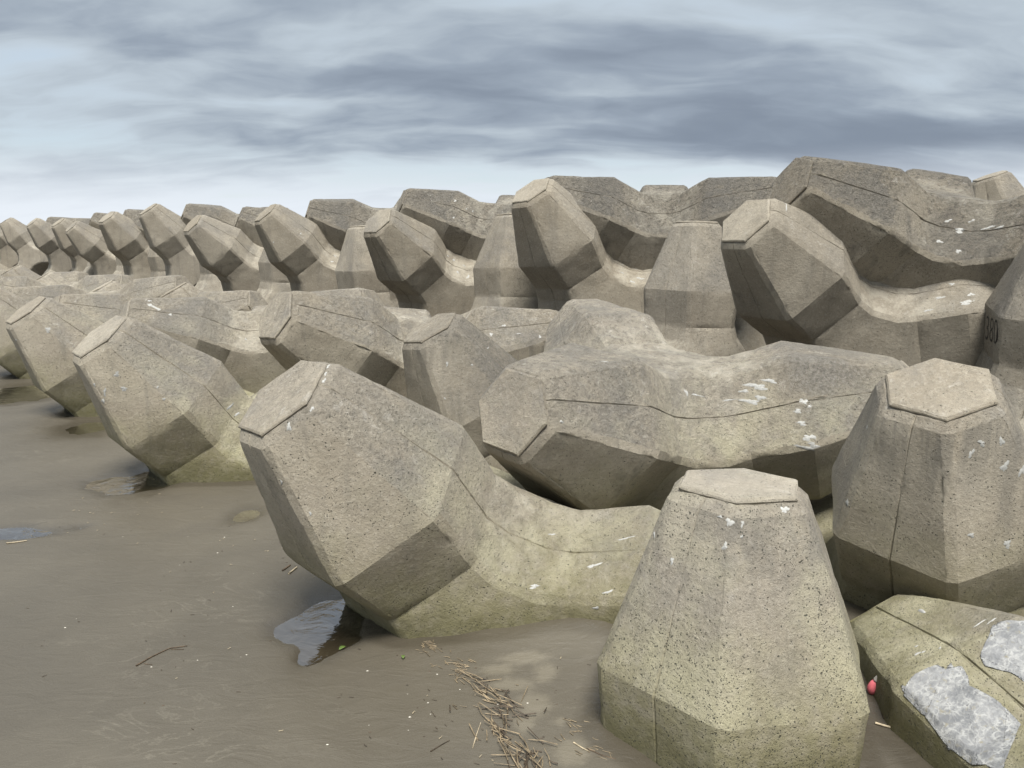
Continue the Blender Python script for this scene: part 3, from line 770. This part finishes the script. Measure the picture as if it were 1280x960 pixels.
def axis(lo, hi, stp, far):
    a = list(np.arange(lo, hi + stp / 2, stp)); s = stp; x = a[-1]
    while x < far: s *= 1.5; x += s; a.append(x)
    s = stp; x = a[0]
    while x > -far: s *= 1.5; x -= s; a.insert(0, x)
    return a
PALES = []
for px, py, wx, hy in ((683,846,16,10),(676,852,8,6),(668,884,22,16),(655,905,14,14),(715,940,26,17),(640,860,30,8),(622,842,24,7),(700,905,10,7),(655,830,40,6)):
    a = ground(px, py); b = ground(px + wx, py); c = ground(px, py - hy); PALES.append((a.x, a.y, abs(b.x - a.x), abs(c.y - a.y)))
def pale_at(x, y):
    m = 0.0; wob = 0.5 * noise.noise(Vector((x * 9, y * 9, 7))) + 0.3 * noise.noise(Vector((x * 26, y * 26, 8)))
    for cx, cy, rx, ry in PALES:
        q = ((x - cx) / rx) ** 2 + ((y - cy) / ry) ** 2
        if q < 6: m = max(m, math.exp(-q * (.8 + wob)))
    return m
xs = axis(-5.2, 2.6, 0.028, 900.0); ys = axis(1.5, 8.5, 0.028, 900.0)
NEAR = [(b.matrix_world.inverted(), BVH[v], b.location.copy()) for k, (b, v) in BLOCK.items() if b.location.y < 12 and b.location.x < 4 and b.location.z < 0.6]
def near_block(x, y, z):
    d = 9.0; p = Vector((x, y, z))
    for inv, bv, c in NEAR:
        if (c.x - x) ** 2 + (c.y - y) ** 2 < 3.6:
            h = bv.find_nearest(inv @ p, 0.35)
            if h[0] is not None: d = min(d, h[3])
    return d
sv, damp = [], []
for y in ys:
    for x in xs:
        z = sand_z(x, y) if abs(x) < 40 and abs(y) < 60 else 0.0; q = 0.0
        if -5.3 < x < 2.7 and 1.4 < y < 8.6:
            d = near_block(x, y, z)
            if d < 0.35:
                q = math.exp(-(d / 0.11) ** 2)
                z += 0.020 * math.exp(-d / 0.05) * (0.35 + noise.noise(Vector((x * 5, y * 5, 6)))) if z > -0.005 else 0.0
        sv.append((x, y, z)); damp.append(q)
nx = len(xs)
sf = [(j * nx + i, j * nx + i + 1, (j + 1) * nx + i + 1, (j + 1) * nx + i) for j in range(len(ys) - 1) for i in range(nx - 1)]
sme = mesh_from('sand', sv, sf, True)
sme.attributes.new('pale', 'FLOAT', 'POINT').data.foreach_set('value', [pale_at(v[0], v[1]) if abs(v[0]) < 3 and 0 < v[1] < 5 else 0.0 for v in sv])
sme.attributes.new('damp', 'FLOAT', 'POINT').data.foreach_set('value', damp)
tag(link('sand', sme, MS), 'wet brown beach sand with shallow hollows and scum lines', None, None, 'structure')
# water lying in the hollows: one flat sheet per group of hollows, a little below the sand round about
def puddle(px0, py0, px1, py1, z, label):
    a, b, c, d = ground(px0, py1, z), ground(px1, py1, z), ground(px1, py0, z), ground(px0, py0, z)
    N = 14; vs = []
    for j in range(N + 1):
        for i in range(N + 1):
            s, t = i / N, j / N
            vs.append((a.lerp(b, s)).lerp(d.lerp(c, s), t))
    fs = [(j * (N + 1) + i, j * (N + 1) + i + 1, (j + 1) * (N + 1) + i + 1, (j + 1) * (N + 1) + i) for j in range(N) for i in range(N)]
    tag(link('puddle', mesh_from('puddle', vs, fs, True), MW), label, None, None, 'structure')
puddle(300, 735, 480, 850, -0.010, 'shallow puddle under the leaning front block')
puddle(60, 575, 260, 630, -0.009, 'shallow puddle under the second leaning block')
puddle(-60, 640, 135, 690, -0.009, 'thin puddle at the left edge')
puddle(270, 625, 345, 665, -0.009, 'small puddle behind the front block')
puddle(-60, 478, 170, 560, -0.012, 'puddle under the far leaning blocks')

# ------------------------------------------------------------------ litter on the sand
def on_sand(px, py, lift=0.0):
    p = ground(px, py, 0.0); p = ground(px, py, sand_z(p.x, p.y)); return Vector((p.x, p.y, sand_z(p.x, p.y) + lift))
def rod(vs, fs, pts, r0, r1, sides=5):
    base = len(vs); m = len(pts)
    for k, p in enumerate(pts):
        d = (pts[min(k + 1, m - 1)] - pts[max(k - 1, 0)]).normalized()
        a = d.cross(Vector((0, 0, 1)))
        a = a.normalized() if a.length > 1e-4 else Vector((1, 0, 0)); b = a.cross(d)
        r = r0 + (r1 - r0) * k / (m - 1)
        for s in range(sides):
            t = 2 * math.pi * s / sides; vs.append(p + (a * math.cos(t) + b * math.sin(t)) * r)
    for k in range(m - 1):
        for s in range(sides):
            s2 = (s + 1) % sides
            fs.append((base + k * sides + s, base + k * sides + s2, base + (k + 1) * sides + s2, base + (k + 1) * sides + s))
    fs.append(tuple(base + s for s in range(sides))); fs.append(tuple(base + (m - 1) * sides + s for s in reversed(range(sides))))
def stick(name, label, cat, path, r0, r1, material, group=None, branches=()):
    vs, fs = [], []
    for pth, a, b in [(path, r0, r1)] + list(branches):
        pts = []
        for (x0, y0), (x1, y1) in zip(pth, pth[1:]):
            for k in range(4): pts.append(on_sand(x0 + (x1 - x0) * k / 4, y0 + (y1 - y0) * k / 4, a * 1.0))
        pts.append(on_sand(*pth[-1], a))
        c = sum(pts, Vector()) / len(pts)
        rod(vs, fs, pts, a, b)
    c = sum(vs, Vector()) / len(vs); c.z = min(v.z for v in vs)
    o = link(name, mesh_from(name, [v - c for v in vs], fs, True), material); o.location = c
    tag(o, label, cat, group); return o
stick('twig', 'long thin brown twig lying alone on the open sand', 'twig', [(170,833),(189,822),(212,811),(234,808)], .0032, .0018, M_TWIG, None, [([(180,830),(190,831)], .0016, .001), ([(214,812),(230,812)], .0015, .001)])
stick('stick', 'dark short stick poking out beside the front block, left of a paler one', 'stick', [(353,714),(363,707)], .0045, .004, M_TWIG, 'sticks under the front block')
stick('stick', 'pale short stick poking out beside the front block, right of a darker one', 'stick', [(361,718),(371,710)], .005, .004, M_PALE, 'sticks under the front block')
stick('reed_stem', 'thin pale reed stem lying upright on the sand left of the straw heap', 'reed stem', [(591,935),(596,918),(601,904)], .0022, .0012, M_PALE, 'loose reed stems')
stick('reed_stem', 'dark bent reed stem on the sand far left of the straw heap', 'reed stem', [(538,940),(551,932),(562,926)], .0022, .0012, M_STRAWD, 'loose reed stems')
stick('reed_stem', 'bleached reed stem in front of the upright block, touching pale sand', 'reed stem', [(717,929),(728,936),(736,940)], .003, .0022, M_PALE, 'loose reed stems')
stick('reed_stem', 'brown reed stem close to the foot of the upright front block', 'reed stem', [(735,937),(752,945),(770,950)], .003, .002, M_TWIG, 'loose reed stems')
stick('reed_stem', 'flat pale reed stem by the long thin puddle at the left edge', 'reed stem', [(8,680),(20,679),(34,677)], .004, .003, M_PALE, 'loose reed stems')
stick('reed_stem', 'pale stem lying across the gap between the two front blocks', 'reed stem', [(1094,905),(1104,908),(1115,911)], .0045, .004, M_PALE, 'loose reed stems')
stick('reed_stem', 'dark stem in the gap between the two front blocks', 'reed stem', [(1096,868),(1100,884),(1106,900)], .006, .005, M_TWIG, 'loose reed stems')

rg = random.Random(11)
def litter(name, label, spots, n, lo, hi, rr, material, flat=0.004, pile=0.0):
    vs, fs = [], []
    for _ in range(n):
        k = rg.randrange(len(spots)); x, y, sx, sy, ang = spots[k]
        px, py = rg.gauss(x, sx), rg.gauss(y, sy)
        L = rg.uniform(lo, hi); a = rg.gauss(ang, .5)
        p = on_sand(px, py, rg.uniform(0, flat) + rr)
        d = Vector((math.cos(a), math.sin(a), rg.uniform(-.12, .25) * (1 if pile else .3)))
        bend = Vector((rg.uniform(-1, 1), rg.uniform(-1, 1), 0)) * L * .08
        p.z += rg.uniform(0, pile)
        rod(vs, fs, [p - d * L / 2, p + bend, p + d * L / 2], rr * rg.uniform(.6, 1.2), rr * rg.uniform(.4, .9), 4)
    o = link(name, mesh_from(name, vs, fs), material); tag(o, label, None, None, 'stuff'); return o
heap = [(652,944,12,9,2.1),(645,930,12,9,2.4),(628,905,10,10,2.0),(624,888,10,8,2.5),(612,868,10,7,2.4),(598,855,10,6,2.7),(662,955,14,6,1.8),(626,895,22,16,2.2)]
litter('straw_heap', 'heap of pale dry straw and reeds washed up on the sand', heap, 62, .03, .13, .0023, M_STRAW, .004, .012)
litter('straw_heap', 'dark rotten straw mixed into the washed up heap', heap, 48, .03, .09, .0025, M_STRAWD, .004, .010)
litter('straw_litter', 'short loose straws in a thin trail from the block to the heap', [(585,845,10,5,2.3),(575,838,9,5,2.5),(536,812,7,4,2.2),(538,808,5,3,2.6),(560,828,14,6,2.3),(720,910,14,8,2.6),(740,942,16,6,2.7),(600,870,25,14,2.4)], 120, .012, .045, .0017, M_STRAW)
litter('straw_litter', 'dark specks of plant litter scattered over the sand', [(340,680,60,25,2.4),(250,730,110,50,2.4),(520,860,80,40,2.4),(150,850,110,60,2.4),(560,900,60,40,2.4),(740,880,30,40,2.4)], 90, .006, .020, .0014, M_STRAWD)
litter('straw_litter', 'pale specks of plant litter scattered over the sand', [(250,760,140,70,1.2),(560,880,80,50,1.2),(330,690,60,20,1.2),(140,640,50,12,1.2)], 50, .005, .018, .0015, M_PALE)

def chips(name, label, n, spots, size, material):
    vs, fs = [], []
    for _ in range(n):
        x, y, sx, sy = spots[rg.randrange(len(spots))]; p = on_sand(rg.gauss(x, sx), rg.gauss(y, sy), 0)
        s = size * rg.uniform(.5, 1.3); base = len(vs); m = 6; a0 = rg.uniform(0, 6)
        for k in range(m):
            t = a0 + 2 * math.pi * k / m; r = s * rg.uniform(.6, 1.2); vs.append(p + Vector((math.cos(t) * r, math.sin(t) * r * .7, .0006)))
        vs.append(p + Vector((0, 0, s * .55)))
        for k in range(m): fs.append((base + k, base + (k + 1) % m, base + m))
    tag(link(name, mesh_from(name, vs, fs), material), label, None, None, 'stuff')
chips('shell_fragments', 'tiny white shell fragments on the sand', 40, [(250,760,150,80),(560,880,90,50),(330,690,60,25)], .0045, M_SHELL)
chips('pebbles', 'tiny dark pebbles on the sand', 35, [(250,780,150,90),(540,890,90,50),(700,900,40,40)], .005, M_STRAWD)

def leaf(px, py, a, s):
    p = on_sand(px, py, .004); d = Vector((math.cos(a), math.sin(a), 0)); e = Vector((-d.y, d.x, 0))
    vs = []; N = 6
    for k in range(N + 1):
        t = k / N; w_ = s * .28 * math.sin(math.pi * t) ** .7; q = d * (t - .5) * s; z = .006 * math.sin(math.pi * t)
        vs += [q - e * w_ + Vector((0, 0, z + .003)), q + Vector((0, 0, z)), q + e * w_ + Vector((0, 0, z + .003))]
    fs = []
    for k in range(N):
        for c in (0, 1): fs.append((k * 3 + c, k * 3 + c + 1, k * 3 + c + 4, k * 3 + c + 3))
    me = mesh_from('leaf', vs, fs, True); o = link('leaf', me, M_LEAF); o.location = p
    md = o.modifiers.new('thick', 'SOLIDIFY'); md.thickness = .0012; return o
tag(leaf(428, 811, .9, .036), 'small green leaf by the puddle under the front block', 'leaf', 'green leaves on the sand')
tag(leaf(504, 823, 1.7, .026), 'small green leaf below the lowest corner of the front block', 'leaf', 'green leaves on the sand')

# pink float wedged in the gap
p = on_sand(1090.5, 870, 0)
bm = bmesh.new(); bmesh.ops.create_uvsphere(bm, u_segments=20, v_segments=14, radius=1.0)
for v in bm.verts:
    v.co.z *= 1.55 if v.co.z > 0 else 1.25
    v.co += v.normal * .03 * noise.noise(v.co * 2)
bmesh.ops.scale(bm, vec=(.020, .020, .024), verts=bm.verts[:])
me = bpy.data.meshes.new('fishing_float'); bm.to_mesh(me); bm.free(); me.polygons.foreach_set('use_smooth', [True] * len(me.polygons))
fl = link('fishing_float', me, M_PINK); fl.location = p + Vector((0, 0, .035)); fl.rotation_euler = (0.25, 0.2, 0)
tag(fl, 'small pink plastic float wedged between the two front blocks', 'float')
bm = bmesh.new(); bmesh.ops.create_cone(bm, cap_ends=True, segments=14, radius1=.014, radius2=.009, depth=.022)
bmesh.ops.bevel(bm, geom=bm.edges[:], offset=.002, segments=1, affect='EDGES')
me = bpy.data.meshes.new('float_cap'); bm.to_mesh(me); bm.free(); cp = link('float_cap', me, M_GREYP, fl); cp.location = (0, 0, .048)
